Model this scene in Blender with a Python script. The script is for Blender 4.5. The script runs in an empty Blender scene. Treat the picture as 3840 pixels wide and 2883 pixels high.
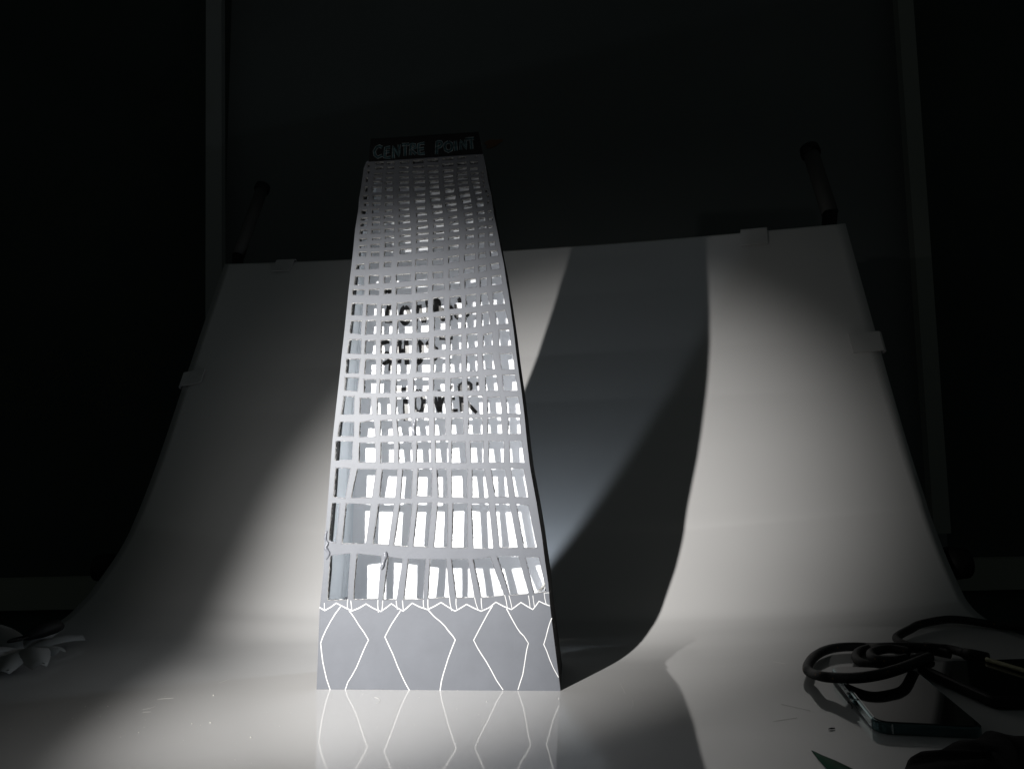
import bpy, bmesh, math, random
from mathutils import Vector, Matrix
random.seed(7)
S = bpy.context.scene
COL = S.collection
# ------------------------------------------------------------------ camera, world, lights, exposure
cam_d = bpy.data.cameras.new('camera'); cam = bpy.data.objects.new('camera', cam_d); COL.objects.link(cam)
cam_d.sensor_width = 36.0; cam_d.lens = 36.0 * 2660.0 / 3840.0; cam_d.clip_start = 0.02; cam_d.clip_end = 60
PT, RL = math.radians(7.0), math.radians(1.2)
_f = Vector((0, math.cos(PT), math.sin(PT))); _u0 = Vector((0, -math.sin(PT), math.cos(PT))); _r0 = Vector((1, 0, 0))
_r = _r0 * math.cos(RL) - _u0 * math.sin(RL); _u = _u0 * math.cos(RL) + _r0 * math.sin(RL)
M = Matrix((( _r.x, _u.x, -_f.x, 0.0), (_r.y, _u.y, -_f.y, 0.0), (_r.z, _u.z, -_f.z, 0.191), (0, 0, 0, 1)))
cam.matrix_world = M
S.camera = cam
w = bpy.data.worlds.new('World'); S.world = w; w.use_nodes = True
bg = w.node_tree.nodes['Background']; bg.inputs[0].default_value = (0.86, 1.0, 0.97, 1); bg.inputs[1].default_value = 0.0125
S.view_settings.view_transform = 'Standard'; S.view_settings.look = 'None'
S.view_settings.exposure = 0; S.view_settings.gamma = 1; S.view_settings.use_curve_mapping = False

def spot(name, loc, target, power, size_deg, blend, radius, color):
    l = bpy.data.lights.new(name, 'SPOT'); o = bpy.data.objects.new(name, l); COL.objects.link(o)
    l.energy = power; l.spot_size = math.radians(size_deg); l.spot_blend = blend; l.shadow_soft_size = radius; l.color = color
    o.location = loc
    o.rotation_euler = (Vector(target) - Vector(loc)).to_track_quat('-Z', 'Y').to_euler()
    return o
LAMP = spot('torch_beam', (-0.45, 0.0, 0.308), (-0.034, 0.89, 0.122), 56, 45.8, .98, 0.006, (1.0, 0.975, 0.94))
SPILL = spot('torch_spill', (-0.45, 0.0, 0.308), (-0.10, 0.89, 0.19), 3.2, 61, 1.0, 0.006, (1.0, 0.97, 0.93))
# added weak bluish lamp behind the model, fills a glow into its shadow
_P = [Vector(p) for p in ((.066, .926, .091), (.16, 1.003, .19), (.306, 1.108, .375))]
_s = Vector((0.0, 0.78, 0.10))
_d = [(p - _s).normalized() for p in _P]
_a = (_d[0] - _d[1]).cross(_d[0] - _d[2]).normalized()
if _a.dot(_d[1]) < 0: _a.negate()
_ang = 2 * math.degrees(_a.angle(_d[1]))
print('glow cone', _a, _ang)
GLOW = spot('added_glow_lamp', _s, _s + _a, 0.5, min(_ang, 179), 0.08, 0.01, (0.76, 0.87, 1.0))

# ------------------------------------------------------------------ helpers
def mat(name, col, rough=.5, spec=.5, metal=0, bump=0, bscale=200, var=0, vscale=8, ior=1.5, coat=0):
    m = bpy.data.materials.new(name); m.use_nodes = True; nt = m.node_tree; b = nt.nodes['Principled BSDF']
    b.inputs['Base Color'].default_value = (*col, 1); b.inputs['Roughness'].default_value = rough
    b.inputs['Specular IOR Level'].default_value = spec; b.inputs['Metallic'].default_value = metal; b.inputs['IOR'].default_value = ior
    b.inputs['Coat Weight'].default_value = coat
    tc = nt.nodes.new('ShaderNodeTexCoord')
    if var:
        n = nt.nodes.new('ShaderNodeTexNoise'); n.inputs['Scale'].default_value = vscale; n.inputs['Detail'].default_value = 6
        nt.links.new(tc.outputs['Object'], n.inputs['Vector'])
        mr = nt.nodes.new('ShaderNodeMapRange'); mr.inputs['From Min'].default_value = .3; mr.inputs['From Max'].default_value = .7
        mr.inputs['To Min'].default_value = 1 - var; mr.inputs['To Max'].default_value = 1 + var
        nt.links.new(n.outputs['Fac'], mr.inputs['Value'])
        mx = nt.nodes.new('ShaderNodeVectorMath'); mx.operation = 'SCALE'; mx.inputs[0].default_value = col
        nt.links.new(mr.outputs['Result'], mx.inputs['Scale']); nt.links.new(mx.outputs['Vector'], b.inputs['Base Color'])
    if bump:
        n = nt.nodes.new('ShaderNodeTexNoise'); n.inputs['Scale'].default_value = bscale; n.inputs['Detail'].default_value = 8
        nt.links.new(tc.outputs['Object'], n.inputs['Vector'])
        bp = nt.nodes.new('ShaderNodeBump'); bp.inputs['Strength'].default_value = bump; bp.inputs['Distance'].default_value = .001
        nt.links.new(n.outputs['Fac'], bp.inputs['Height']); nt.links.new(bp.outputs['Normal'], b.inputs['Normal'])
    return m
def new(name, verts, faces, mats, parent=None, smooth=False, fm=None):
    me = bpy.data.meshes.new(name); me.from_pydata([tuple(v) for v in verts], [], faces)
    for m in (mats if isinstance(mats, (list, tuple)) else [mats]): me.materials.append(m)
    if fm:
        for p, i in zip(me.polygons, fm): p.material_index = i
    bm = bmesh.new(); bm.from_mesh(me); bmesh.ops.recalc_face_normals(bm, faces=bm.faces); bm.to_mesh(me); bm.free()
    if smooth:
        for p in me.polygons: p.use_smooth = True
    me.update()
    o = bpy.data.objects.new(name, me); COL.objects.link(o)
    if parent: o.parent = parent
    return o
def tag(o, label=None, cat=None, group=None, kind=None):
    if label: o['label'] = label
    if cat: o['category'] = cat
    if group: o['group'] = group
    if kind: o['kind'] = kind
    return o
def empty(name, loc, rz, label, cat, group=None):
    o = bpy.data.objects.new(name, None); o.empty_display_size = .02; COL.objects.link(o)
    o.location = loc; o.rotation_euler = (0, 0, rz); return tag(o, label, cat, group)
def box(lo, hi):
    x0, y0, z0 = lo; x1, y1, z1 = hi
    return ([(x0, y0, z0), (x1, y0, z0), (x1, y1, z0), (x0, y1, z0), (x0, y0, z1), (x1, y0, z1), (x1, y1, z1), (x0, y1, z1)],
            [(0, 3, 2, 1), (4, 5, 6, 7), (0, 1, 5, 4), (1, 2, 6, 5), (2, 3, 7, 6), (3, 0, 4, 7)])
def smooth_path(P, n=8, closed=False):
    P = [Vector(p) for p in P]; out = []
    for i in range(len(P) - 1):
        p0 = P[max(i - 1, 0)]; p1 = P[i]; p2 = P[i + 1]; p3 = P[min(i + 2, len(P) - 1)]
        for k in range(n):
            t = k / n
            out.append(.5 * ((2 * p1) + (p2 - p0) * t + (2 * p0 - 5 * p1 + 4 * p2 - p3) * t * t + (3 * p1 - p0 - 3 * p2 + p3) * t ** 3))
    out.append(P[-1]); return out
def tube(P, r, seg=14, caps=True):
    P = [Vector(p) for p in P]; V = []; Fc = []
    rr = r if isinstance(r, (list, tuple)) else [r] * len(P)
    t0 = (P[1] - P[0]).normalized(); nrm = t0.orthogonal().normalized()
    for i, p in enumerate(P):
        t = (P[min(i + 1, len(P) - 1)] - P[max(i - 1, 0)]).normalized()
        nrm = (nrm - t * nrm.dot(t)).normalized(); bn = t.cross(nrm)
        for k in range(seg):
            a = 2 * math.pi * k / seg; V.append(p + (nrm * math.cos(a) + bn * math.sin(a)) * rr[i])
    for i in range(len(P) - 1):
        for k in range(seg):
            a = i * seg + k; b = i * seg + (k + 1) % seg; Fc.append((a, b, b + seg, a + seg))
    if caps: Fc.append(tuple(range(seg))[::-1]); Fc.append(tuple(range((len(P) - 1) * seg, len(P) * seg)))
    return V, Fc
def merge(parts):
    V = []; Fc = []
    for v, f in parts:
        o = len(V); V += list(v); Fc += [tuple(i + o for i in q) for q in f]
    return V, Fc
def ribbon(pts, wid, y0, y1):
    """hand drawn stroke as a thin prism in a panel's own x-z plane (mm), between depths y0 and y1 (mm)"""
    P = [Vector((p[0], p[1], 0)) for p in pts]; P = smooth_path(P, 3) if len(P) > 2 and wid > 2 else P
    L = []; Rr = []
    for i, p in enumerate(P):
        t = (P[min(i + 1, len(P) - 1)] - P[max(i - 1, 0)]).normalized(); n = Vector((-t.y, t.x, 0))
        wv = wid * .5 * random.uniform(.88, 1.12)
        L.append(p + n * wv); Rr.append(p - n * wv)
    V = []; n = len(P)
    for y in (y0, y1):
        V += [(q.x * .001, y * .001, q.y * .001) for q in L] + [(q.x * .001, y * .001, q.y * .001) for q in Rr]
    Fc = []
    for i in range(n - 1):
        Fc += [(i, i + 1, n + i + 1, n + i), (2 * n + i, 3 * n + i, 3 * n + i + 1, 2 * n + i + 1),
               (i, 2 * n + i, 2 * n + i + 1, i + 1), (n + i, n + i + 1, 3 * n + i + 1, 3 * n + i)]
    Fc += [(0, n, 3 * n, 2 * n), (n - 1, 3 * n - 1, 4 * n - 1, 2 * n - 1)]
    return V, Fc

m_sheet = mat('white_acrylic_sheet', (.75, .747, .745), .05, .5, bump=.02, bscale=60, var=.025, vscale=5, ior=1.8)
m_grey = mat('grey_lilac_painted_card', (.166, .177, .201), .5, .35, bump=.14, bscale=300, var=.05, vscale=40)
m_greygloss = mat('painted_hot_glue', (.21, .22, .25), .25, .5, bump=.6, bscale=250)
m_white = mat('white_card', (.855, .875, .91), .6, .3, bump=.1, bscale=200)
m_core = mat('torn_foam_core', (.50, .50, .49), .8, .2, bump=1, bscale=900, var=.7, vscale=260)
m_scratch = mat('bare_white_card_in_scratches', (.93, .93, .93), .7, .2)
m_black = mat('black_card', (.008, .008, .009), .55, .25, bump=.2, bscale=300)
m_ink = mat('black_marker_ink', (.010, .009, .008), .35, .5, var=.3, vscale=120)
m_teal = mat('teal_chalk', (.03, .075, .088), .8, .2, var=.5, vscale=300)
m_pale = mat('pale_blue_chalk', (.26, .29, .30), .8, .2, var=.6, vscale=300)
m_sidei = mat('pale_blue_white_card', (.76, .82, .87), .5, .3)
D = {"bc":[-0.07239,0.65828,0.0],"D":0.058,"left":[[-110.0,0.0],[-108.01,71.38],[-107.36,77.77],[-104.95,102.99],[-104.79,122.91],[-101.47,165.59],[-98.72,206.45],
[-97.5,224.36],[-94.68,251.65],[-90.4,291.91],[-89.69,300.6],[-86.8,328.09],[-83.17,366.81],[-79.96,395.96],[-78.97,405.48],[-77.0,427.82],[-73.93,447.57],
[-73.45,457.55],[-71.23,470.45],[-68.81,489.14],[-65.9,496.09]],"right":[[49.12,496.32],[51.29,485.64],[53.12,471.28],[56.69,453.42],[58.21,437.66],[61.71,418.47],
[64.68,399.98],[67.21,386.05],[69.39,368.35],[70.74,360.04],[72.99,340.99],[75.22,321.82],[77.24,299.28],[78.69,286.19],[81.4,263.2],[83.4,242.41],[85.08,219.84],
[87.04,199.16],[87.84,192.14],[92.69,162.33],[96.75,132.66],[98.83,111.76],[101.28,91.74],[102.44,72.35],[103.77,57.22],[109.59,1.86]],"wins":[[[-98.61,117.94],
[-79.59,119.73],[-81.78,78.17],[-101.1,77.78]],[[-73.75,119.67],[-50.68,116.94],[-53.7,78.52],[-76.91,78.34]],[[-44.68,116.58],[-30.86,114.46],[-36.45,78.14],
[-49.38,78.2]],[[-25.71,114.41],[-9.51,113.85],[-11.56,78.3],[-30.11,78.11]],[[-5.93,113.81],[9.47,113.66],[12.08,79.64],[-7.89,78.77]],[[13.95,113.62],
[29.36,113.17],[34.75,79.71],[17.83,79.12]],[[33.72,113.12],[49.6,115.22],[61.8,81.11],[40.77,79.48]],[[55.45,115.84],[75.01,115.93],[83.72,82.62],[66.78,81.08]],
[[81.48,114.6],[93.64,114.47],[99.2,84.45],[88.18,82.88]],[[-97.54,165.94],[-89.82,165.31],[-93.48,129.02],[-100.32,130.11]],[[-84.12,165.01],[-60.17,164.0],
[-65.46,128.49],[-88.23,128.46]],[[-53.68,163.89],[-38.66,163.94],[-43.96,126.94],[-58.8,128.11]],[[-33.56,164.16],[-21.63,164.16],[-25.89,125.24],[-39.3,126.39]],
[[-16.97,163.88],[-3.02,164.35],[-7.4,124.53],[-21.26,125.18]],[[1.63,164.77],[11.18,163.11],[10.79,124.12],[-2.28,124.27]],[[16.01,163.53],[29.32,163.3],
[29.09,123.32],[14.25,123.49]],[[32.89,162.74],[48.99,162.97],[52.55,122.57],[34.15,122.58]],[[54.77,162.38],[67.95,162.46],[74.86,122.9],[58.1,123.29]],
[[74.0,162.06],[85.06,160.38],[92.16,122.9],[80.46,122.55]],[[-94.16,198.1],[-80.14,197.29],[-84.9,169.8],[-96.22,171.01]],[[-74.0,196.65],[-55.54,196.06],
[-59.67,169.86],[-79.63,170.21]],[[-50.29,195.64],[-35.61,195.33],[-37.72,169.48],[-52.86,170.25]],[[-30.9,195.23],[-20.99,195.03],[-22.65,168.71],[-32.83,168.38]],
[[-16.3,195.44],[-3.0,195.66],[-3.49,170.39],[-17.66,170.64]],[[1.35,195.06],[10.66,194.67],[11.24,169.13],[2.38,169.28]],[[14.59,194.58],[30.04,194.26],
[29.39,168.51],[15.04,168.76]],[[34.14,194.17],[45.83,193.62],[48.77,167.97],[33.78,168.03]],[[51.25,194.01],[64.5,193.23],[67.76,168.13],[54.89,169.06]],
[[69.62,194.63],[81.77,192.87],[85.22,167.33],[73.13,168.34]],[[-94.3,222.96],[-78.04,222.56],[-78.55,205.06],[-95.3,204.55]],[[-72.17,221.1],[-56.9,220.73],
[-56.41,202.39],[-72.52,202.74]],[[-51.53,220.59],[-39.02,220.73],[-38.85,202.01],[-51.94,201.43]],[[-34.38,220.61],[-21.93,220.74],[-21.47,202.06],[-34.41,201.48]],
[[-17.23,220.8],[-4.21,221.01],[-4.08,201.42],[-17.93,201.72]],[[0.21,221.07],[12.2,220.95],[12.35,200.89],[0.32,201.15]],[[15.44,220.0],[28.16,219.09],
[28.96,200.09],[14.8,200.14]],[[32.54,219.58],[44.77,219.28],[44.9,199.75],[33.15,200.0]],[[49.84,219.68],[63.74,219.34],[63.71,199.59],[49.85,199.89]],
[[69.12,219.2],[80.36,218.93],[82.66,198.66],[69.41,199.47]],[[-90.85,240.97],[-76.98,240.6],[-77.16,226.93],[-92.8,227.32]],[[-71.56,240.01],[-58.31,241.86],
[-56.47,226.41],[-72.2,225.93]],[[-52.02,241.24],[-40.8,241.82],[-39.46,226.86],[-52.44,227.19]],[[-36.32,241.7],[-22.48,242.64],[-21.91,226.15],[-34.73,226.48]],
[[-18.02,242.08],[-6.02,242.19],[-5.68,226.27],[-18.09,226.58]],[[-0.69,242.04],[9.49,241.76],[9.96,226.05],[-0.81,225.88]],[[15.67,241.59],[26.51,241.29],
[26.68,226.92],[15.07,226.79]],[[31.26,241.16],[44.24,240.81],[44.44,226.04],[30.71,226.56]],[[49.5,241.1],[61.73,241.2],[62.74,226.01],[49.08,226.61]],
[[68.52,241.01],[78.94,240.55],[79.82,225.31],[67.95,225.61]],[[-86.96,264.87],[-76.96,264.57],[-77.3,247.51],[-89.72,247.59]],[[-71.68,263.08],[-61.09,263.02],
[-59.68,247.2],[-71.6,247.71]],[[-55.22,262.85],[-43.05,262.84],[-41.7,246.69],[-55.0,247.06]],[[-36.75,262.47],[-24.82,262.55],[-23.98,247.08],[-37.22,246.74]],
[[-19.28,261.94],[-7.66,262.92],[-6.87,247.48],[-18.89,247.99]],[[-0.98,262.45],[9.23,262.14],[10.14,245.68],[-0.83,247.31]],[[15.44,262.22],[27.12,261.87],
[26.58,246.71],[15.73,247.02]],[[31.36,261.74],[44.56,261.34],[45.17,244.27],[31.57,245.08]],[[49.37,259.88],[61.21,259.96],[62.66,244.21],[49.39,245.02]],
[[66.45,259.54],[78.23,259.71],[80.05,243.47],[67.89,244.5]],[[-86.2,282.95],[-72.7,282.33],[-73.81,269.38],[-86.28,270.22]],[[-67.96,280.56],[-55.71,280.16],
[-56.58,267.07],[-67.72,267.68]],[[-52.54,279.88],[-41.7,279.53],[-42.42,266.64],[-52.97,267.23]],[[-36.74,279.37],[-25.49,279.18],[-25.53,267.45],[-37.2,266.74]],
[[-20.1,280.17],[-5.77,280.14],[-5.85,267.29],[-20.33,267.47]],[[-1.31,279.11],[9.57,278.76],[9.72,266.8],[-1.57,267.6]],[[14.9,278.41],[25.84,279.56],[25.67,266.31],
[14.61,267.1]],[[30.53,279.67],[41.15,279.94],[42.0,266.25],[30.54,266.6]],[[47.51,280.17],[58.08,280.71],[59.56,265.7],[47.72,266.07]],[[63.79,280.34],
[75.8,280.3],[77.48,265.15],[64.64,265.55]],[[-85.04,300.71],[-71.26,299.85],[-72.96,286.19],[-85.7,286.61]],[[-66.48,299.68],[-56.08,299.47],[-56.27,284.87],
[-67.57,285.25]],[[-51.08,299.52],[-40.73,299.54],[-40.96,284.75],[-51.29,285.09]],[[-36.52,298.78],[-21.62,298.87],[-23.96,284.56],[-36.53,284.22]],[[-16.67,299.07],
[-4.13,298.63],[-4.22,285.04],[-17.49,285.48]],[[-0.72,298.89],[10.26,298.88],[10.13,284.94],[-0.97,284.93]],[[14.06,301.02],[25.37,300.61],[25.18,284.43],
[14.65,284.41]],[[30.26,300.44],[40.41,300.83],[40.4,284.68],[30.07,285.4]],[[45.29,301.03],[54.65,301.08],[56.99,285.99],[46.18,286.35]],[[61.36,300.46],
[73.65,300.4],[75.41,285.15],[63.32,285.78]],[[-82.08,319.26],[-70.59,318.83],[-70.75,304.8],[-84.31,305.82]],[[-66.56,317.68],[-56.51,317.53],[-56.48,304.29],
[-67.43,304.68]],[[-51.5,317.65],[-41.11,317.88],[-41.11,304.12],[-51.86,304.12]],[[-35.73,317.67],[-21.17,317.51],[-21.6,304.03],[-36.36,304.1]],[[-16.59,317.72],
[-5.14,317.67],[-5.99,304.0],[-16.8,304.01]],[[-0.19,319.0],[10.45,318.98],[10.56,306.21],[-0.28,306.3]],[[15.0,319.19],[25.83,319.92],[25.67,306.27],[14.86,305.15]],
[[30.89,319.72],[41.09,320.7],[40.74,307.61],[30.35,306.86]],[[46.7,319.12],[54.99,320.7],[55.53,308.58],[46.0,308.17]],[[61.4,322.72],[70.77,323.5],[72.69,307.72],
[61.49,307.61]],[[-80.65,337.29],[-69.91,336.86],[-70.85,323.61],[-82.12,325.2]],[[-65.87,336.93],[-56.18,336.93],[-56.14,323.82],[-66.97,323.08]],[[-51.15,335.95],
[-40.34,335.91],[-40.49,323.22],[-51.51,322.87]],[[-35.33,336.09],[-21.26,336.3],[-21.31,322.87],[-36.11,323.05]],[[-16.88,337.27],[-5.39,337.81],[-5.26,323.78],
[-16.94,323.46]],[[-0.05,337.75],[10.63,337.7],[10.51,325.08],[-0.37,324.74]],[[15.21,339.43],[26.22,339.36],[25.3,326.03],[14.84,325.52]],[[30.02,339.97],
[40.25,340.7],[39.67,326.61],[29.08,325.88]],[[45.53,340.1],[51.95,340.6],[53.25,328.36],[45.1,327.16]],[[57.98,340.73],[67.92,341.85],[70.5,328.43],[59.25,328.12]],
[[-79.99,354.6],[-68.67,353.89],[-69.39,341.95],[-80.85,342.73]],[[-65.55,352.82],[-55.68,352.79],[-55.8,341.55],[-66.05,341.19]],[[-51.17,351.82],[-41.26,351.95],
[-41.26,340.8],[-51.77,340.77]],[[-36.08,352.97],[-21.43,353.28],[-21.47,341.69],[-36.48,340.76]],[[-17.34,354.27],[-5.82,354.78],[-5.74,342.59],[-17.4,341.53]],
[[-1.06,356.28],[9.28,356.76],[9.53,343.11],[-1.16,342.25]],[[15.16,356.51],[25.68,357.28],[26.67,345.09],[14.5,344.45]],[[30.63,357.61],[40.13,358.35],
[39.95,346.07],[29.94,345.72]],[[44.3,358.17],[50.37,358.83],[53.2,347.81],[44.12,346.66]],[[56.41,358.79],[65.49,359.93],[67.5,347.36],[56.21,347.07]],
[[-79.3,367.86],[-67.17,366.93],[-68.32,361.9],[-79.66,362.39]],[[-63.27,367.39],[-52.91,367.24],[-53.13,361.24],[-63.64,361.7]],[[-48.09,366.87],[-41.1,366.95],
[-41.11,362.28],[-48.47,361.82]],[[-36.84,367.54],[-21.37,368.41],[-21.78,361.05],[-37.23,361.1]],[[-17.51,368.47],[-5.73,368.88],[-5.78,361.51],[-17.54,361.48]],
[[-1.35,369.07],[9.4,369.6],[10.33,363.52],[-1.78,362.89]],[[15.14,370.47],[24.89,371.73],[25.14,363.9],[14.73,363.0]],[[29.6,372.54],[40.32,373.41],[40.53,364.91],
[29.49,364.05]],[[44.32,372.89],[50.67,373.96],[50.86,365.47],[44.06,364.76]],[[55.02,374.78],[64.35,375.71],[65.5,366.51],[55.39,365.95]],[[-76.75,381.17],
[-67.8,380.41],[-68.1,371.46],[-78.07,372.25]],[[-63.33,381.25],[-53.38,380.79],[-53.57,372.88],[-63.64,372.3]],[[-48.58,379.53],[-41.74,379.56],[-41.95,373.04],
[-48.78,372.66]],[[-36.96,381.06],[-22.65,380.75],[-22.68,373.54],[-36.97,372.82]],[[-17.89,381.21],[-5.89,381.34],[-6.07,374.16],[-18.26,374.03]],[[-0.95,381.11],
[8.71,381.35],[8.46,375.21],[-1.2,374.96]],[[14.6,382.79],[24.03,383.72],[23.94,376.21],[14.05,374.95]],[[29.07,383.48],[38.8,384.39],[38.72,378.93],[28.46,378.04]],
[[43.3,385.2],[50.4,385.68],[50.57,380.09],[42.94,379.08]],[[54.23,387.07],[62.57,387.36],[63.26,381.53],[55.12,380.89]],[[-75.44,392.2],[-67.85,392.88],
[-67.48,387.32],[-76.79,387.41]],[[-63.03,393.69],[-53.61,393.59],[-53.6,387.36],[-63.49,387.13]],[[-48.6,393.35],[-41.4,393.69],[-41.74,388.39],[-49.28,388.19]],
[[-34.9,393.38],[-21.59,393.44],[-21.61,388.61],[-35.93,388.25]],[[-17.84,394.43],[-6.28,394.43],[-6.32,388.23],[-18.2,388.11]],[[-1.19,393.84],[8.97,394.38],
[8.91,388.54],[-1.37,388.14]],[[14.05,395.85],[24.52,396.72],[24.45,390.54],[13.78,389.34]],[[29.57,396.82],[39.86,397.34],[39.78,391.66],[29.16,390.66]],
[[43.49,397.51],[49.73,398.23],[50.32,393.07],[43.14,392.18]],[[54.1,399.39],[61.47,399.92],[61.9,394.22],[54.54,393.89]],[[-73.1,404.96],[-65.49,404.79],
[-66.16,399.95],[-73.62,400.45]],[[-61.01,404.01],[-53.08,403.97],[-53.07,399.46],[-61.33,399.51]],[[-48.27,404.43],[-39.34,404.89],[-39.69,398.81],[-48.6,398.68]],
[[-33.17,405.42],[-21.54,405.68],[-21.56,400.35],[-33.52,399.89]],[[-16.76,406.34],[-5.52,407.17],[-5.35,401.28],[-16.92,400.81]],[[-0.77,405.55],[9.07,405.75],
[9.03,401.4],[-1.14,401.07]],[[14.5,406.51],[24.1,407.41],[24.26,403.27],[14.11,402.05]],[[31.39,407.05],[39.61,407.67],[39.42,403.89],[30.79,402.26]],[[43.66,408.5],
[49.23,408.77],[49.14,402.72],[43.43,402.32]],[[53.25,408.01],[58.95,408.76],[59.01,404.29],[53.65,404.01]],[[-73.13,410.89],[-65.66,411.22],[-65.85,408.43],
[-73.26,408.45]],[[-61.72,411.72],[-52.27,411.8],[-52.4,408.11],[-61.71,408.09]],[[-47.59,412.75],[-38.99,413.01],[-38.79,408.34],[-47.93,407.68]],[[-33.85,413.45],
[-22.34,413.77],[-22.35,409.05],[-34.54,408.61]],[[-16.73,414.32],[-5.13,415.12],[-5.29,410.83],[-17.09,410.52]],[[-0.71,414.2],[9.97,415.39],[9.94,411.44],
[-1.41,410.77]],[[14.24,414.82],[25.42,415.64],[25.24,412.05],[14.41,412.05]],[[31.17,416.03],[38.93,416.46],[39.01,412.52],[31.11,412.03]],[[43.51,416.78],
[49.37,417.03],[49.31,413.17],[43.25,413.0]],[[53.73,416.94],[57.64,417.57],[57.84,413.97],[53.67,413.5]],[[-73.17,417.89],[-65.41,417.84],[-65.54,415.05],
[-72.46,415.05]],[[-60.02,417.92],[-51.87,417.85],[-51.73,415.75],[-60.01,415.68]],[[-47.6,419.03],[-38.51,419.05],[-38.31,416.46],[-47.73,416.45]],[[-33.15,419.69],
[-22.32,419.82],[-22.32,417.74],[-33.5,417.26]],[[-16.7,420.58],[-4.41,420.78],[-4.42,418.9],[-17.05,418.37]],[[-0.32,420.78],[10.43,421.4],[10.55,419.17],
[-0.34,418.48]],[[15.67,422.38],[24.69,422.95],[24.8,420.17],[15.31,419.76]],[[31.59,422.93],[39.7,423.2],[39.66,420.78],[31.42,420.31]],[[43.22,424.05],
[51.18,424.81],[51.13,422.26],[43.38,421.62]],[[52.84,423.76],[57.22,424.36],[57.05,422.29],[52.81,421.82]],[[-72.18,426.61],[-65.24,426.74],[-65.43,422.26],
[-72.85,422.43]],[[-60.74,426.5],[-52.44,426.49],[-52.43,422.43],[-61.07,422.17]],[[-47.95,426.53],[-38.78,426.62],[-38.99,422.43],[-48.15,422.34]],[[-34.17,426.37],
[-21.81,426.57],[-22.03,423.64],[-34.38,422.54]],[[-16.33,427.53],[-5.04,428.33],[-5.07,424.5],[-16.69,423.92]],[[0.08,428.62],[9.96,428.94],[10.27,425.58],
[0.05,424.93]],[[15.75,429.67],[24.24,430.61],[24.54,427.12],[15.24,426.43]],[[31.03,431.64],[38.82,432.27],[38.75,427.76],[30.63,427.15]],[[43.21,432.38],
[50.29,432.69],[50.43,428.87],[43.01,428.22]],[[53.32,432.53],[57.37,432.8],[57.44,429.53],[53.27,429.41]],[[-71.87,433.27],[-65.62,433.5],[-65.6,429.99],
[-72.4,429.92]],[[-60.42,433.72],[-52.45,433.79],[-52.58,430.14],[-60.61,430.21]],[[-48.99,433.6],[-38.3,433.6],[-38.3,429.74],[-48.99,429.39]],[[-34.16,433.73],
[-22.68,434.02],[-22.48,431.21],[-34.37,430.23]],[[-16.3,433.96],[-6.03,434.32],[-6.04,431.53],[-16.31,430.89]],[[0.12,433.78],[9.67,434.53],[9.65,431.88],
[0.1,431.2]],[[14.78,434.95],[23.08,436.25],[23.26,433.8],[14.62,433.01]],[[30.09,437.61],[38.23,438.42],[37.99,435.79],[30.06,435.17]],[[42.29,438.69],
[49.52,439.19],[49.68,436.4],[42.25,435.9]],[[52.76,438.81],[56.27,439.52],[56.23,437.23],[52.72,436.73]],[[-71.55,438.54],[-64.8,438.67],[-64.93,435.72],
[-71.88,435.74]],[[-60.09,438.98],[-52.6,439.28],[-52.6,436.12],[-60.21,436.03]],[[-48.66,439.42],[-39.33,439.62],[-39.47,436.61],[-48.86,436.41]],[[-33.81,440.03],
[-22.93,440.35],[-23.15,437.34],[-33.95,437.01]],[[-16.96,440.51],[-6.33,440.99],[-6.01,437.61],[-16.97,437.01]],[[-0.85,441.39],[9.06,442.25],[9.03,439.31],
[-1.22,438.26]],[[13.84,442.82],[23.37,443.42],[23.14,440.64],[13.6,440.04]],[[28.8,445.46],[37.97,446.26],[37.92,443.01],[29.07,441.74]],[[41.77,447.67],
[48.71,447.93],[49.08,443.69],[41.9,443.44]],[[52.8,448.35],[54.7,449.22],[54.66,446.63],[52.9,446.4]],[[-71.24,446.29],[-65.32,446.46],[-65.44,442.09],
[-71.57,442.57]],[[-60.46,446.9],[-53.31,447.08],[-53.51,442.71],[-60.79,442.69]],[[-47.28,445.33],[-40.15,445.65],[-40.36,442.7],[-47.62,442.68]],[[-33.65,446.3],
[-23.51,446.72],[-23.72,443.46],[-33.98,443.37]],[[-16.98,446.69],[-7.71,447.16],[-8.05,443.58],[-17.0,443.09]],[[-1.65,448.13],[8.54,448.54],[8.63,444.62],
[-1.67,444.34]],[[11.73,449.02],[22.84,450.03],[22.61,446.46],[11.69,445.43]],[[27.93,451.7],[36.98,452.5],[36.93,448.59],[27.88,447.47]],[[41.54,453.22],
[47.54,453.85],[47.81,450.72],[41.62,450.15]],[[52.28,454.56],[54.18,455.43],[54.26,452.82],[52.56,452.4]],[[-68.21,453.48],[-63.86,453.56],[-63.85,450.27],
[-68.52,450.53]],[[-60.1,453.02],[-51.82,453.02],[-52.21,449.95],[-60.22,450.07]],[[-47.69,452.79],[-39.31,452.98],[-39.44,449.57],[-47.82,449.38]],[[-34.42,453.24],
[-23.04,453.58],[-23.25,449.99],[-34.42,449.62]],[[-18.23,454.63],[-7.86,455.16],[-8.02,450.12],[-18.25,450.23]],[[-3.19,455.09],[7.01,455.37],[6.78,451.26],
[-3.03,450.82]],[[11.15,455.92],[21.97,456.74],[21.6,452.19],[11.12,451.99]],[[25.46,457.39],[36.05,458.42],[36.19,454.17],[25.61,453.47]],[[40.36,459.16],
[47.32,459.87],[47.15,456.81],[40.45,456.08]],[[50.79,459.86],[52.69,460.4],[52.83,457.79],[51.07,457.56]],[[-69.54,461.15],[-64.15,461.51],[-64.14,456.88],
[-69.72,457.33]],[[-59.61,460.92],[-51.06,460.63],[-51.83,455.86],[-59.79,456.77]],[[-47.18,460.21],[-39.43,460.1],[-39.76,456.5],[-47.31,456.59]],[[-34.79,460.17],
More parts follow.
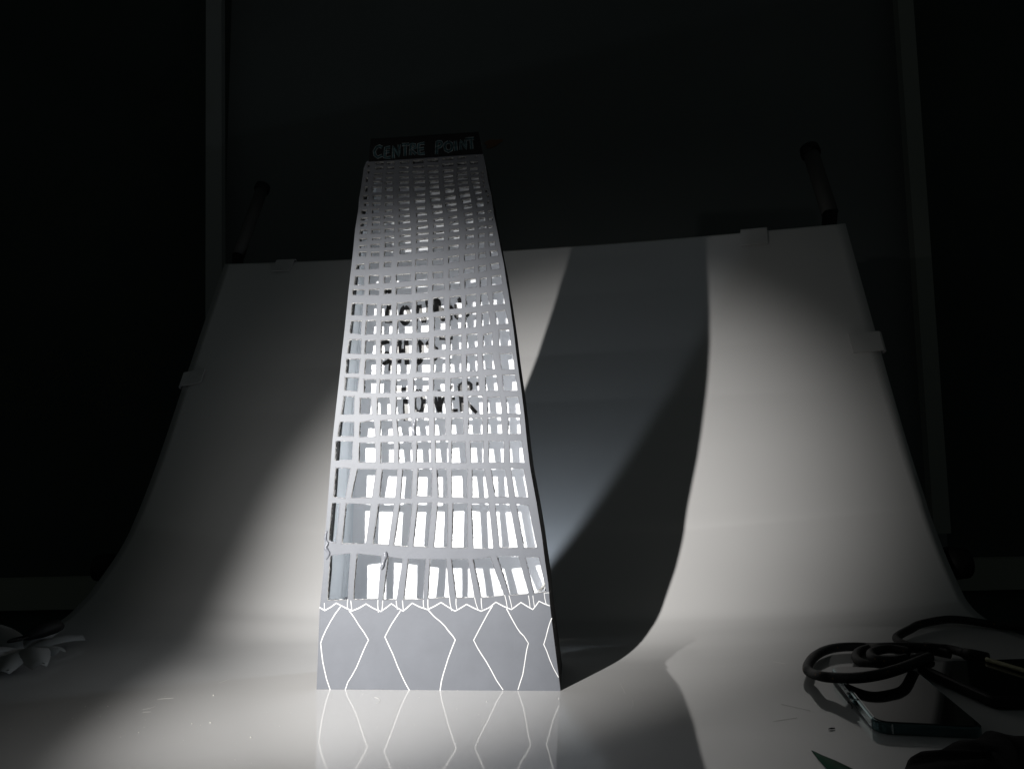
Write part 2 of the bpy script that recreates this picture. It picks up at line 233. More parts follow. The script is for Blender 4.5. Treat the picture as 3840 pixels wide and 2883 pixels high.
[-23.21,460.36],[-23.35,456.89],[-34.93,456.69]],[[-16.92,460.47],[-7.95,460.61],[-8.1,457.66],[-16.94,457.51]],[[-3.6,462.0],[6.88,462.06],[6.59,458.01],
[-3.5,457.73]],[[11.54,463.43],[21.09,463.54],[20.22,459.33],[11.69,458.83]],[[24.72,464.18],[35.38,464.67],[35.01,460.44],[24.86,459.72]],[[38.87,465.32],
[45.83,465.57],[45.97,462.1],[39.01,461.65]],[[48.54,465.02],[50.06,465.46],[50.03,463.37],[48.63,463.05]],[[-67.63,469.99],[-64.71,470.29],[-65.01,464.87],
[-68.26,464.72]],[[-60.29,469.57],[-50.56,469.0],[-51.07,462.94],[-60.66,463.96]],[[-47.19,468.14],[-39.75,468.04],[-39.95,463.96],[-47.31,464.18]],[[-33.62,468.02],
[-23.32,467.88],[-23.46,463.15],[-33.63,463.2]],[[-19.33,467.19],[-7.15,467.14],[-7.62,463.02],[-19.35,462.91]],[[-4.07,467.29],[5.84,467.7],[5.81,464.22],
[-4.09,463.87]],[[10.31,467.77],[21.33,468.44],[20.93,466.17],[10.48,465.46]],[[24.33,469.25],[34.18,469.66],[34.15,467.37],[24.3,466.63]],[[37.47,469.14],
[45.57,469.32],[45.53,466.5],[37.45,467.5]],[[48.41,468.82],[50.0,469.25],[49.84,467.43],[48.51,467.18]],[[-66.7,479.25],[-64.42,479.44],[-64.73,474.8],
[-67.01,474.81]],[[-59.53,474.83],[-50.11,474.94],[-50.3,471.97],[-59.65,472.18]],[[-47.2,473.78],[-40.08,473.69],[-40.34,470.72],[-47.19,471.46]],[[-33.62,473.31],
[-23.62,473.19],[-23.63,470.74],[-33.94,470.88]],[[-19.12,472.92],[-7.75,473.11],[-8.03,470.16],[-19.13,470.15]],[[-4.36,472.45],[5.56,472.53],[5.41,469.37],
[-4.19,469.14]],[[10.35,472.7],[19.92,473.26],[19.89,470.37],[10.65,469.86]],[[23.31,474.24],[34.37,474.57],[33.89,471.65],[23.4,471.28]],[[36.76,473.12],
[44.88,473.49],[44.84,470.87],[37.05,470.67]],[[47.23,474.14],[49.45,474.33],[49.42,472.69],[47.39,472.49]],[[-65.43,486.84],[-62.82,487.01],[-63.13,483.36],
[-65.54,483.17]],[[-58.89,479.45],[-50.44,479.28],[-50.57,476.96],[-59.01,477.26]],[[-46.55,478.38],[-40.07,478.33],[-40.08,476.67],[-46.55,476.92]],[[-33.61,478.28],
[-23.93,478.37],[-23.94,476.05],[-33.74,476.17]],[[-19.29,477.96],[-8.17,477.96],[-8.19,475.45],[-19.43,475.45]],[[-4.65,477.22],[5.6,477.14],[5.45,474.64],
[-4.66,474.58]],[[9.31,477.38],[19.97,477.87],[19.63,475.25],[9.41,474.54]],[[23.36,478.85],[33.67,479.22],[33.51,476.4],[23.45,475.68]],[[36.51,477.73],
[44.75,477.9],[44.54,476.13],[36.67,475.95]],[[46.97,477.76],[49.63,478.06],[49.48,476.63],[47.07,476.38]],[[-65.13,492.83],[-62.52,493.01],[-62.83,490.15],
[-65.12,490.02]],[[-58.38,483.08],[-50.12,482.92],[-50.32,481.13],[-58.5,481.36]],[[-45.91,483.0],[-39.1,483.12],[-39.1,481.59],[-45.91,481.54]],[[-33.28,483.24],
[-24.24,483.36],[-24.24,481.7],[-33.28,481.91]],[[-20.18,482.92],[-8.46,482.87],[-8.61,480.43],[-20.38,480.47]],[[-5.57,482.9],[5.52,482.89],[5.3,479.93],
[-5.59,479.92]],[[9.36,482.46],[20.22,482.86],[20.0,480.24],[9.33,479.56]],[[23.54,483.78],[33.23,484.05],[33.07,481.89],[23.52,481.61]],[[35.95,483.03],
[43.76,483.22],[43.53,480.6],[36.1,480.19]],[[-57.62,489.37],[-49.16,489.32],[-49.29,486.86],[-57.61,486.9]],[[-45.91,488.99],[-38.45,488.87],[-38.65,486.55],
[-46.04,486.67]],[[-33.59,488.38],[-23.9,488.32],[-24.03,486.2],[-33.6,486.38]],[[-19.9,487.94],[-8.56,488.18],[-8.7,485.94],[-19.91,485.55]],[[-5.74,487.75],
[5.43,487.86],[5.29,485.75],[-5.56,485.75]],[[8.77,488.85],[20.16,488.95],[20.0,485.98],[8.87,485.67]],[[23.73,489.06],[33.04,489.35],[32.75,486.52],[23.89,486.21]],
[[36.03,489.43],[43.98,489.8],[43.94,487.16],[36.32,486.97]],[[-57.31,494.36],[-48.84,494.51],[-49.03,491.85],[-57.49,492.03]],[[-45.92,493.66],[-38.12,493.98],
[-38.26,491.19],[-45.91,491.26]],[[-32.94,493.87],[-23.36,494.14],[-23.57,491.29],[-33.07,491.41]],[[-20.13,494.08],[-8.91,494.38],[-9.19,490.61],[-20.15,490.42]],
[[-6.15,494.21],[5.42,494.63],[5.07,490.87],[-5.71,491.86]],[[8.95,494.41],[20.22,494.77],[20.06,492.26],[9.06,492.15]],[[23.99,494.67],[32.93,495.11],[32.71,493.14],
[24.16,492.8]],[[41.51,494.57],[43.42,494.92],[43.15,493.61],[41.81,493.43]]],"sign":[[-61.5,518.47],[-33.55,518.35],[2.72,518.54],[45.18,518.57],[47.41,505.79],
[48.85,496.43],[-10.32,495.6],[-63.51,495.28]],"etch":[[1.25,[-107.99,71.76],[-103.25,68.97],[-97.41,72.05],[-92.39,75.58],[-87.44,73.12],[-82.15,70.55],
[-77.46,68.65],[-71.06,71.06],[-64.66,74.68],[-58.25,71.0],[-51.27,68.0],[-46.06,71.17],[-41.19,74.79],[-35.64,71.13],[-30.45,68.14],[-26.41,71.42],[-22.13,75.25],
[-15.47,71.93],[-8.02,69.48],[-1.7,72.3],[4.39,75.68],[10.87,71.59],[17.1,67.96],[22.48,70.89],[27.63,73.92],[34.17,70.62],[40.7,67.87],[47.76,70.78],[54.05,75.66],
[60.75,72.14],[68.0,69.18],[72.22,72.2],[76.55,75.33],[82.08,71.94],[87.04,69.11],[89.92,72.56],[92.81,76.34],[97.21,74.15],[102.18,72.29]],[1.0,[-87.68,73.34],
[-93.24,66.16],[-97.85,58.99],[-101.88,51.82],[-104.74,45.77],[-106.66,40.27],[-105.75,32.59],[-104.47,23.85],[-102.63,16.23],[-100.81,9.17],[-97.22,-0.55]],
[1.0,[-80.38,68.88],[-75.67,62.79],[-70.97,55.62],[-66.29,49.57],[-62.21,43.0],[-64.85,38.09],[-67.37,32.63],[-70.23,26.1],[-73.08,19.58],[-77.08,12.52],
[-81.08,6.55],[-83.68,-0.8]],[1.0,[-32.99,68.15],[-37.38,62.12],[-41.43,56.11],[-44.54,50.64],[-47.19,45.72],[-43.73,38.64],[-39.7,30.49],[-35.7,20.76],
[-31.71,12.15],[-28.08,5.19],[-24.34,-1.0]],[1.1,[-7.68,69.48],[-2.34,63.66],[3.9,58.73],[7.86,54.91],[10.66,51.11],[14.59,46.76],[17.05,43.19],[13.91,35.95],
[10.43,27.33],[8.1,20.34],[5.77,13.37],[4.02,6.94],[2.83,-0.53]],[1.0,[51.18,72.73],[46.54,65.68],[42.48,58.64],[37.84,50.53],[33.55,42.86],[36.51,37.04],
[39.8,31.67],[44.18,25.25],[48.54,17.79],[53.4,8.76],[59.14,0.52]],[1.0,[63.52,69.96],[67.85,61.82],[72.7,53.17],[75.41,49.4],[78.69,46.17],[80.51,43.27],
[82.45,40.27],[81.0,35.46],[80.0,30.65],[78.47,22.13],[76.83,13.63],[74.47,7.27],[72.23,0.7]],[1.0,[103.67,61.71],[101.54,56.88],[99.96,52.05],[98.13,45.62],
[95.96,39.21],[98.37,33.87],[100.93,26.43],[104.03,19.02],[108.21,11.42]],[0.7,[-103.68,75.64],[-103.53,72.86],[-103.61,69.86]],[0.7,[-81.63,78.86],[-82.07,75.54],
[-81.92,70.55]],[0.7,[-78.93,77.74],[-78.31,73.3],[-77.81,68.87]],[0.7,[-53.61,78.17],[-53.84,74.3],[-53.24,67.12]],[0.7,[-49.2,77.59],[-49.42,73.17],[-50.11,67.66]],
[0.7,[-36.79,77.53],[-36.45,74.22],[-35.65,69.59]],[0.7,[-31.01,77.5],[-30.56,73.09],[-30.22,68.69]],[0.7,[-11.76,77.95],[-11.78,74.11],[-11.23,70.26]],
[0.7,[-7.62,78.48],[-7.65,74.09],[-7.45,70.25]],[0.7,[12.1,80.57],[12.61,74.54],[14.03,68.3]],[0.7,[18.13,78.9],[17.96,73.97],[18.82,69.59]],[0.7,[34.87,79.9],
[35.94,74.98],[37.78,69.52]],[0.7,[40.88,79.32],[40.92,74.95],[41.52,69.5]],[0.7,[62.07,81.94],[63.32,77.03],[64.42,69.95]],[0.7,[66.0,81.37],[67.35,75.92],
[68.58,69.94]],[0.7,[83.42,81.27],[84.18,75.84],[84.63,70.96]],[0.7,[87.34,81.25],[87.79,76.9],[88.55,71.48]],[0.7,[101.93,83.55],[97.46,83.36],[98.09,77.93],
[99.09,73.6]]],"ghost":[[9.0,[-54.58,374.96],[-55.42,373.63],[-54.47,371.73]],[9.0,[-50.5,375.43],[-51.51,373.22],[-50.73,371.25]],[9.0,[-52.43,360.1],[-54.45,349.94],
[-56.06,343.21]],[6.0,[-57.04,342.85],[-53.62,342.88],[-49.15,342.86]],[9.0,[-36.66,356.81],[-39.14,354.52],[-40.66,348.59],[-39.41,342.96],[-36.63,340.06],
[-33.74,342.74],[-32.4,348.26],[-33.88,354.31],[-36.66,356.81]],[6.0,[-24.83,343.18],[-23.27,358.26]],[6.0,[-21.0,358.56],[-20.21,350.96],[-19.93,345.38],
[-18.03,340.53]],[7.0,[-14.13,362.26],[-13.22,356.25],[-13.75,351.1],[-17.22,340.66]],[9.0,[-5.21,364.28],[-5.38,357.52],[-5.87,350.54]],[7.0,[-5.22,363.88],
[-1.84,360.56],[-1.58,354.98],[-5.88,350.22]],[7.0,[2.26,354.03],[-0.21,351.74],[-0.59,346.2],[1.73,342.53],[4.19,344.42],[4.73,349.95],[2.26,354.03]],[6.0,[10.14,341.96],
[9.61,352.93],[9.37,356.12],[12.75,350.42],[16.17,343.15],[15.57,351.1],[14.7,357.64]],[7.0,[17.89,363.31],[19.13,361.67],[18.97,358.74]],[7.0,[26.56,358.58],
[24.15,357.89],[22.87,354.77],[24.78,351.52],[27.23,347.62],[25.0,344.78]],[8.0,[-53.24,322.91],[-56.92,322.25],[-60.45,320.78],[-62.36,315.11],[-61.65,310.3],
[-58.39,310.59],[-54.72,311.02],[-53.79,305.41],[-55.31,302.52],[-60.23,300.54]],[8.0,[-51.03,305.56],[-51.97,299.62],[-52.67,293.45]],[10.0,[-42.68,323.56],
[-43.24,312.84],[-43.84,300.78]],[10.0,[-35.8,323.31],[-35.68,310.98],[-35.54,299.23]],[8.0,[-43.32,313.24],[-35.23,312.95]],[10.0,[-23.71,322.07],[-20.96,318.79],
[-20.16,312.02],[-21.29,304.92],[-24.46,300.12],[-27.73,305.15],[-28.54,312.32],[-26.6,319.39],[-23.71,322.07]],[8.0,[-9.6,322.58],[-12.86,320.87],[-14.55,317.37],
[-10.58,315.24],[-5.39,313.87],[-4.69,309.89],[-6.83,304.42],[-11.69,302.61]],[9.0,[-2.16,324.84],[3.29,324.48],[11.29,324.34]],[8.0,[5.68,323.76],[5.78,311.89],
[5.26,300.84]],[8.0,[-47.52,274.35],[-41.02,274.71],[-29.55,275.48]],[10.0,[-37.9,264.89],[-38.04,254.63],[-37.74,243.43]],[9.0,[-24.86,272.91],[-20.71,267.18],
[-19.64,260.62],[-21.72,252.77],[-25.37,251.01],[-29.05,256.24],[-29.35,263.71],[-27.77,270.19],[-24.86,272.91]],[7.0,[-16.49,273.12],[-12.54,271.6]],[8.0,[-8.42,265.88],
[-6.24,258.37],[-3.58,250.86]],[8.0,[-3.23,272.99],[-3.31,262.01],[-3.11,250.85]],[5.0,[-3.1,251.31],[1.05,266.53],[2.99,257.18],[4.46,251.57],[5.44,271.98]],
[8.0,[10.05,275.09],[6.64,274.73],[6.36,263.58],[6.07,251.98]],[6.0,[8.54,263.89],[12.03,264.16]],[7.0,[6.07,251.98],[10.6,252.14],[14.55,252.02]],[10.0,[17.63,276.71],
[18.29,266.01],[19.22,250.97]],[9.0,[16.39,276.1],[21.62,278.45],[25.2,278.8],[27.68,276.68],[27.3,272.7],[23.2,266.79],[19.84,264.11]],[7.0,[21.23,263.14],
[26.5,256.5],[33.24,249.28]],[6.0,[35.26,279.41],[34.7,275.9]]],"sign_letters":[[4.0,[-50.16,508.66],[-52.78,510.17],[-55.71,509.01],[-57.79,505.11],[-57.13,501.05],
[-54.38,498.73],[-49.83,500.46]],[4.0,[-42.02,508.28],[-46.58,507.89],[-47.35,498.09],[-41.69,497.88]],[4.0,[-47.09,503.64],[-42.67,503.76]],[4.0,[-38.77,496.69],
[-38.9,508.75],[-33.58,498.91],[-32.91,510.38]],[4.0,[-30.32,510.08],[-23.18,510.16]],[4.0,[-27.07,510.01],[-27.1,498.51]],[4.0,[-21.8,498.85],[-21.37,509.85],
[-17.49,509.26],[-17.05,506.23],[-21.13,504.48],[-16.43,499.51]],[4.0,[-7.98,510.2],[-13.61,509.55],[-13.4,499.79],[-7.72,499.97]],[4.0,[-13.5,504.47],[-8.34,504.81]],
[4.0,[3.85,498.25],[4.46,510.87],[8.32,510.82],[9.59,508.34],[7.77,505.79],[4.22,504.68]],[4.0,[15.83,509.94],[12.93,508.66],[11.94,505.39],[12.87,502.0],
[15.73,500.36],[18.5,501.65],[19.43,504.92],[18.57,508.3],[15.83,509.94]],[4.0,[22.57,510.58],[23.1,500.7]],[4.0,[27.71,501.4],[27.69,510.51],[33.02,502.06],
[32.5,511.54]],[4.0,[32.19,511.82],[40.81,511.93]],[4.0,[38.06,511.58],[38.43,501.39]]],"cable1":[[0.3813,0.6834,0.013],[0.3592,0.6664,0.013],[0.3266,0.6279,0.0191],
[0.3044,0.6127,0.0193],[0.2878,0.6076,0.0183],[0.2765,0.6135,0.0157],[0.2668,0.6287,0.0121],[0.2609,0.6364,0.0111],[0.2617,0.6583,0.0075],[0.2623,0.6702,0.0075],
[0.273,0.6923,0.0075],[0.2905,0.7214,0.006],[0.3095,0.7422,0.006],[0.328,0.7531,0.006],[0.3462,0.7549,0.006],[0.3585,0.7519,0.006],[0.3596,0.7264,0.012],
[0.3858,0.7256,0.012],[0.4057,0.7198,0.012],[0.4105,0.7418,0.008],[0.4196,0.7334,0.008],[0.4267,0.7298,0.008],[0.4305,0.7195,0.008],[0.4303,0.7106,0.008]],
"cable2":[[0.4208,0.7185,0.006],[0.4058,0.7382,0.006],[0.3776,0.7489,0.006],[0.3506,0.7429,0.006],[0.3335,0.7256,0.006],[0.3236,0.7037,0.006],[0.3243,0.6894,0.006],
[0.3335,0.6829,0.006],[0.3509,0.6861,0.006],[0.3698,0.6977,0.006],[0.4019,0.72,0.006]],"cable3":[[0.376,0.7079,0.012],[0.3626,0.7195,0.012],[0.3437,0.7106,0.012],
[0.3332,0.6962,0.012],[0.3316,0.6818,0.012],[0.343,0.6762,0.012],[0.3598,0.6843,0.012]],"cable4":[[0.402,0.752,0.005],[0.3985,0.765,0.0061],[0.4023,0.7809,0.0071],
[0.4124,0.7921,0.0084],[0.4313,0.8067,0.0103],[0.452,0.822,0.0123],[0.4907,0.8408,0.0127],[0.5154,0.8468,0.0104],[0.5322,0.8437,0.008],[0.55,0.8348,0.0059],
[0.575,0.8142,0.0047],[0.6,0.79,-0.02],[0.62,0.75,-0.1]],"blobs":[[[-47.37,120.38],[-46.54,117.39],[-48.09,113.44],[-49.42,108.5],[-50.86,105.06]],[[-18.65,241.22],
[-19.2,237.28],[-20.28,232.93],[-19.41,228.54],[-19.87,226.36]],[[-102.22,140.19],[-103.2,133.16],[-101.05,129.11],[-102.89,125.12],[-99.69,120.08],[-102.25,114.61]],
[[-99.81,131.61],[-97.69,129.87],[-95.59,130.25],[-93.7,129.53]],[[91.7,84.98],[94.71,86.4],[96.95,88.8],[98.32,92.16]]],"specks":[[-0.2472,0.5779,0.0008],
[-0.2962,0.5542,0.0013],[-0.3402,0.6042,0.0004],[-0.369,0.6319,0.0001],[-0.3491,0.6307,0.0001],[-0.2899,0.5757,0.0008],[-0.2557,0.5816,0.0007],[-0.242,0.5832,0.0007],
[0.5461,0.9232,0.0],[0.0916,0.664,0.0],[-0.0504,0.6049,0.0003],[-0.1971,0.5476,0.0015],[0.0338,0.626,0.0001],[-0.0268,0.6229,0.0002],[0.1987,0.7126,0.0],
[0.2024,0.4659,0.0043],[-0.2877,0.5635,0.0011],[-0.3605,0.6009,0.0004],[-0.3941,0.5773,0.0008],[-0.2701,0.6561,0.0]],"scr":[[[-0.3143,0.6207,0.0002],[-0.3104,0.6239,0.0001],
[-0.3076,0.6286,0.0001]],[[-0.3156,0.6479,0.0],[-0.3114,0.6499,0.0],[-0.303,0.6508,0.0]],[[-0.2812,0.6944,0.0],[-0.2776,0.701,0.0],[-0.2764,0.7062,0.0]],
[[-0.3106,0.6137,0.0002],[-0.3045,0.6146,0.0002]],[[0.0917,0.66,0.0],[0.0918,0.6482,0.0],[0.0917,0.6368,0.0001]],[[-0.1245,0.6411,0.0],[-0.1195,0.6363,0.0001],
[-0.1178,0.6275,0.0001],[-0.1196,0.6248,0.0001]],[[0.4882,0.8212,0.0],[0.4831,0.7989,0.0],[0.4784,0.7824,0.0]],[[0.0948,0.6183,0.0002],[0.0935,0.6077,0.0003],
[0.0905,0.5976,0.0004]],[[0.2518,0.7278,0.0],[0.2604,0.7193,0.0]],[[0.2118,0.5998,0.0004],[0.228,0.5818,0.0007]],[[0.1905,0.5588,0.0012],[0.2116,0.5668,0.001]]]}

# ------------------------------------------------------------------ setting: curved sheet
def sag(y): return .115 * max(0, .66 - y) ** 2
def resample(P, n):
    P = smooth_path(P, 12); d = [0]
    for a, b in zip(P, P[1:]): d.append(d[-1] + (b - a).length)
    out = []; j = 0
    for k in range(n + 1):
        s = d[-1] * k / n
        while j < len(d) - 2 and d[j + 1] < s: j += 1
        t = (s - d[j]) / max(d[j + 1] - d[j], 1e-9); out.append(P[j].lerp(P[j + 1], min(max(t, 0), 1)))
    return out
CL = [(-.615, .925, 0), (-.615, .960, .0012), (-.615, .9955, .0068), (-.615, 1.0262, .019), (-.615, 1.0617, .038), (-.615, 1.1441, .102),
      (-.615, 1.2240, .2106), (-.615, 1.3224, .3757), (-.615, 1.3944, .4971), (-.615, 1.4866, .6484)]
CR = [(.56, .8165, 0), (.56, .850, .0012), (.56, .8800, .0060), (.56, .9035, .0160), (.56, .9209, .0338), (.56, .9573, .0932),
      (.56, .9992, .1849), (.56, 1.0468, .3151), (.56, 1.0776, .4055), (.56, 1.14, .5889)]
NF, NC, NX = 40, 240, 72
EL = [Vector((-.615, .18 + (.925 - .18) * k / NF, 0)) for k in range(NF)] + resample(CL, NC)
ER = [Vector((.56, .18 + (.8165 - .18) * k / NF, 0)) for k in range(NF)] + resample(CR, NC)
BOW = [(-1, .135), (0, .135), (.023, .128), (.074, .110), (.14, .088), (.23, .060), (.3, .036), (.384, .017), (.50, .004), (.578, 0), (2, 0)]
def sheet_pt(u, v):
    """u 0..1 left to right, v 0..NF+NC along the sheet"""
    i = min(int(v), NF + NC - 1); t = v - i
    p = EL[i].lerp(EL[i + 1], t).lerp(ER[i].lerp(ER[i + 1], t), u)
    wu = 1.1 * (1 - abs(2 * u - 1) ** 2.5)
    if i < NF: p.y -= .135 * wu * (v / NF) ** 3
    else:      # the sheet bows forward between its clamped sides where it bends
        for (z0, o0), (z1, o1) in zip(BOW, BOW[1:]):
            if z0 <= p.z <= z1: p.y -= wu * (o0 + (o1 - o0) * (p.z - z0) / (z1 - z0)); break
    if i < NF: p.z += sag(p.y)
    # faint added ridge that imitates light reflected from the floor onto the sheet
    h = p.z - (.112 + max(0, p.x - .2) * .055)
    if h > 0: p.y -= (.0026 if p.x > .1 else .0013) * (1 - math.exp(-h / .011)) * math.exp(-h / .05)
    c = max(0, v - NF) / NC; p.z -= 4 * u * (1 - u) * .010 * c ** 3
    return p
V = []; Fc = []
for i in range(NF + NC + 1):
    for k in range(NX + 1): V.append(sheet_pt(k / NX, i))
for i in range(NF + NC):
    for k in range(NX):
        a = i * (NX + 1) + k; Fc.append((a, a + 1, a + NX + 2, a + NX + 1))
sheet = new('backdrop_sheet', V, Fc, m_sheet, smooth=True); tag(sheet, kind='structure', label='white glossy plastic sheet curving up behind the model')
sd = sheet.modifiers.new('t', 'SOLIDIFY'); sd.thickness = .002; sd.offset = -1
if sheet.data.polygons[0].normal.z < 0: sheet.data.flip_normals()

# room behind
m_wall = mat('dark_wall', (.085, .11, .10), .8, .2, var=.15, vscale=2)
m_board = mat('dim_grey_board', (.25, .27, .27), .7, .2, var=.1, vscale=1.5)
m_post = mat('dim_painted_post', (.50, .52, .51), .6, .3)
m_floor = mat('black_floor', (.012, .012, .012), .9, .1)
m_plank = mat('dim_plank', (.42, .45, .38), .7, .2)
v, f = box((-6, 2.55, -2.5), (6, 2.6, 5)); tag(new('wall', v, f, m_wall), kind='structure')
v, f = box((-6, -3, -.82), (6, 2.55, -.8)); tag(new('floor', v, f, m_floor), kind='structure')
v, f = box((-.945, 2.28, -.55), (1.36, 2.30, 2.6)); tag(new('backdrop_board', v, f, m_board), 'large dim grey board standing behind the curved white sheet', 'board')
def post(name, a, b, wd, m, lab, grp):
    a = Vector(a); b = Vector(b); vv, ff = [], [(0, 3, 2, 1), (4, 5, 6, 7), (0, 1, 5, 4), (1, 2, 6, 5), (2, 3, 7, 6), (3, 0, 4, 7)]
    for p in (a, b):
        for dx, dy in ((-wd / 2, 0), (wd / 2, 0), (wd / 2, .03), (-wd / 2, .03)): vv.append(p + Vector((dx, dy, 0)))
    return tag(new(name, vv, ff, m), lab, 'post', grp)
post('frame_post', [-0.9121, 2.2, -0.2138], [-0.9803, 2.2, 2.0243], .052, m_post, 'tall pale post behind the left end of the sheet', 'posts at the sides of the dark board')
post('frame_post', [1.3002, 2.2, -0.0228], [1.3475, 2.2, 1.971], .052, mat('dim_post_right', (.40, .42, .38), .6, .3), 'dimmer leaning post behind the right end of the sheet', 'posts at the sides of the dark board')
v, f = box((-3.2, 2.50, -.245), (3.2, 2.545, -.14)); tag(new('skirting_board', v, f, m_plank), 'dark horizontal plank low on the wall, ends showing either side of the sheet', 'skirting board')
sm_m = mat('faint_red_paint', (.34, .20, .13), .8, .1)
V = []; n = 16
for y_ in (2.2785, 2.2795):
    for k in range(n):
        a = 2 * math.pi * k / n; r_ = 1 + .22 * math.sin(3 * a + 1) + .12 * math.sin(5 * a)
        V.append((-0.0478 + .029 * r_ * math.cos(a), y_, 1.292 + (.014 * math.sin(a) + .006 * math.cos(a)) * r_))
Fc = [tuple(range(n)), tuple(range(n, 2 * n))[::-1]] + [(k, (k + 1) % n, n + (k + 1) % n, n + k) for k in range(n)]
tag(new('paint_smudge', V, Fc, sm_m), 'faint reddish smudge on the dark board just right of the name sign', 'smudge')

# ------------------------------------------------------------------ side rails and clips of the shooting table
m_tube = mat('grey_metal_tube', (.10, .10, .095), .55, .4)
m_rub = mat('black_rubber', (.012, .012, .012), .6, .3)
def side_rail(E, sx, top, lab):
    root = empty('side_rail', E[0] + Vector((sx * .004, 0, -.025)), 0, lab, 'support rail', 'rails under the sides of the curved sheet')
    inv = Vector(root.location)
    P = []
    for i in range(0, len(E), 6):
        t = (E[min(i + 1, len(E) - 1)] - E[max(i - 1, 0)]).normalized(); nb = Vector((0, t.z, -t.y))
        P.append(E[i] + nb * .026 + Vector((-sx * .025, 0, 0)) - inv)
    P[-1] = Vector(top[0]) - inv
    v, f = tube(P, .012); new('rail_tube', v, f, m_rub, root, True)
    a, b = Vector(top[0]) - inv, Vector(top[1]) - inv
    v, f = tube([a, a.lerp(b, .5), b], .0135, 24); new('handle_tube', v, f, m_tube, root, True)
    d = (b - a).normalized()
    v, f = tube([b - d * .004, b, b + d * .012, b + d * .018], [.0165, .0175, .0165, .009], 24); new('end_cap', v, f, m_rub, root, True)
    k = E[NF + 56] + Vector((sx * .012, .025, -.02)) - inv
    v, f = tube([k, k + Vector((sx * .012, 0, 0)), k + Vector((sx * .03, 0, 0))], [.020, .022, .020], 20); new('clamp_knob', v, f, m_rub, root, True)
    return root
side_rail(EL, -1, ([-0.5992, 1.52, 0.6763], [-0.5791, 1.6, 0.8611]), 'rail along the left side of the sheet, its grey tube sticking up past the corner')
side_rail(ER, 1, ([0.5474, 1.165, 0.6161], [0.5516, 1.23, 0.7537]), 'rail along the right side of the sheet, its dim tube sticking up past the corner')
m_clip = mat('white_plastic_clip', (.66, .66, .66), .4, .4)
def clip(u, v, along, inward, lab):
    """C-shaped clip over the sheet's edge: along the edge, inward over the sheet"""
    e = 1e-2
    p = sheet_pt(u, v)
    du = (sheet_pt(min(u + e, 1), v) - sheet_pt(max(u - e, 0), v)).normalized()
    dv = (sheet_pt(u, min(v + 1, NF + NC)) - sheet_pt(u, max(v - 1, 0))).normalized()
    n = du.cross(dv).normalized()
    if n.y > 0: n.negate()
    T = du if along == 'u' else dv; I = {'-v': -dv, 'u': du, '-u': -du}[inward]
    I = (I - T * I.dot(T)).normalized()
    prof = [(.029, .0035), (.010, .0030), (-.003, .0035), (-.0055, .0015), (-.006, -.003), (-.0045, -.006), (.000, -.0075), (.018, -.0065)]
    root = p
    hw = .0215 if along == 'u' else .0165; V = []
    if along == 'v': prof = [(a + (.013 if a > .02 and b > 0 else 0), b) for a, b in prof]
    nrm2 = []
    for i, (a, b) in enumerate(prof):
        a0, b0 = prof[max(i - 1, 0)]; a1, b1 = prof[min(i + 1, len(prof) - 1)]
        tx, ty = a1 - a0, b1 - b0; l = math.hypot(tx, ty); nrm2.append((-ty / l, tx / l))
    for s in (-hw, hw):
        for (a, b), (nx, ny) in zip(prof, nrm2): V.append(T * s + I * a + n * b)
        for (a, b), (nx, ny) in zip(prof, nrm2): V.append(T * s + I * (a - nx * .0016) + n * (b - ny * .0016))
    m = len(prof); Fc = []
    for i in range(m - 1):
        Fc += [(i, i + 1, 2 * m + i + 1, 2 * m + i), (m + i, 3 * m + i, 3 * m + i + 1, m + i + 1), (i, m + i, m + i + 1, i + 1), (2 * m + i, 2 * m + i + 1, 3 * m + i + 1, 3 * m + i)]
    Fc += [(0, 2 * m, 3 * m, m), (m - 1, 2 * m - 1, 4 * m - 1, 3 * m - 1)]
    o = new('sheet_clip', V, Fc, m_clip); o.location = root
    return tag(o, lab, 'clip', 'white clips gripping the edge of the sheet')
clip(.125, 279.6, 'u', '-v', 'white clip on the top edge of the sheet near its left corner')
clip(.882, 279.6, 'u', '-v', 'white clip on the top edge of the sheet near its right corner')
clip(0.0, 194, 'v', 'u', 'white clip on the left side edge of the sheet')
clip(1.0, 204, 'v', '-u', 'white clip on the right side edge of the sheet')


# ------------------------------------------------------------------ the tower model
tower = empty('model_tower', D['bc'], math.radians(-5), 'grey handmade card tower block with cut-out windows and a black name sign on top', 'model building')
def jag(P, step=1.6, amp=.16, rnd=.5):
    out = []
    n = len(P)
    for i in range(n):
        a = Vector(P[i]); b = Vector(P[(i + 1) % n]); L = (b - a).length
        k = max(2, int(L / step)); nn = Vector((-(b - a).y, (b - a).x)).normalized()
        ph = random.uniform(0, 6); sl = random.uniform(-.25, .25) * min(1, L / 14)
        for j in range(k):
            t = j / k
            d = random.uniform(-amp, amp) + sl * math.sin(ph + t * 4) * (0 if j == 0 else 1)
            if j and random.random() < .05: d += random.uniform(-.5, .5) * min(1, L / 12)
            q = a.lerp(b, t) + nn * d
            if j == 0:
                c = sum((Vector(x) for x in P), Vector((0, 0))) / n; q = q.lerp(c, .02)
            out.append(q)
    return out
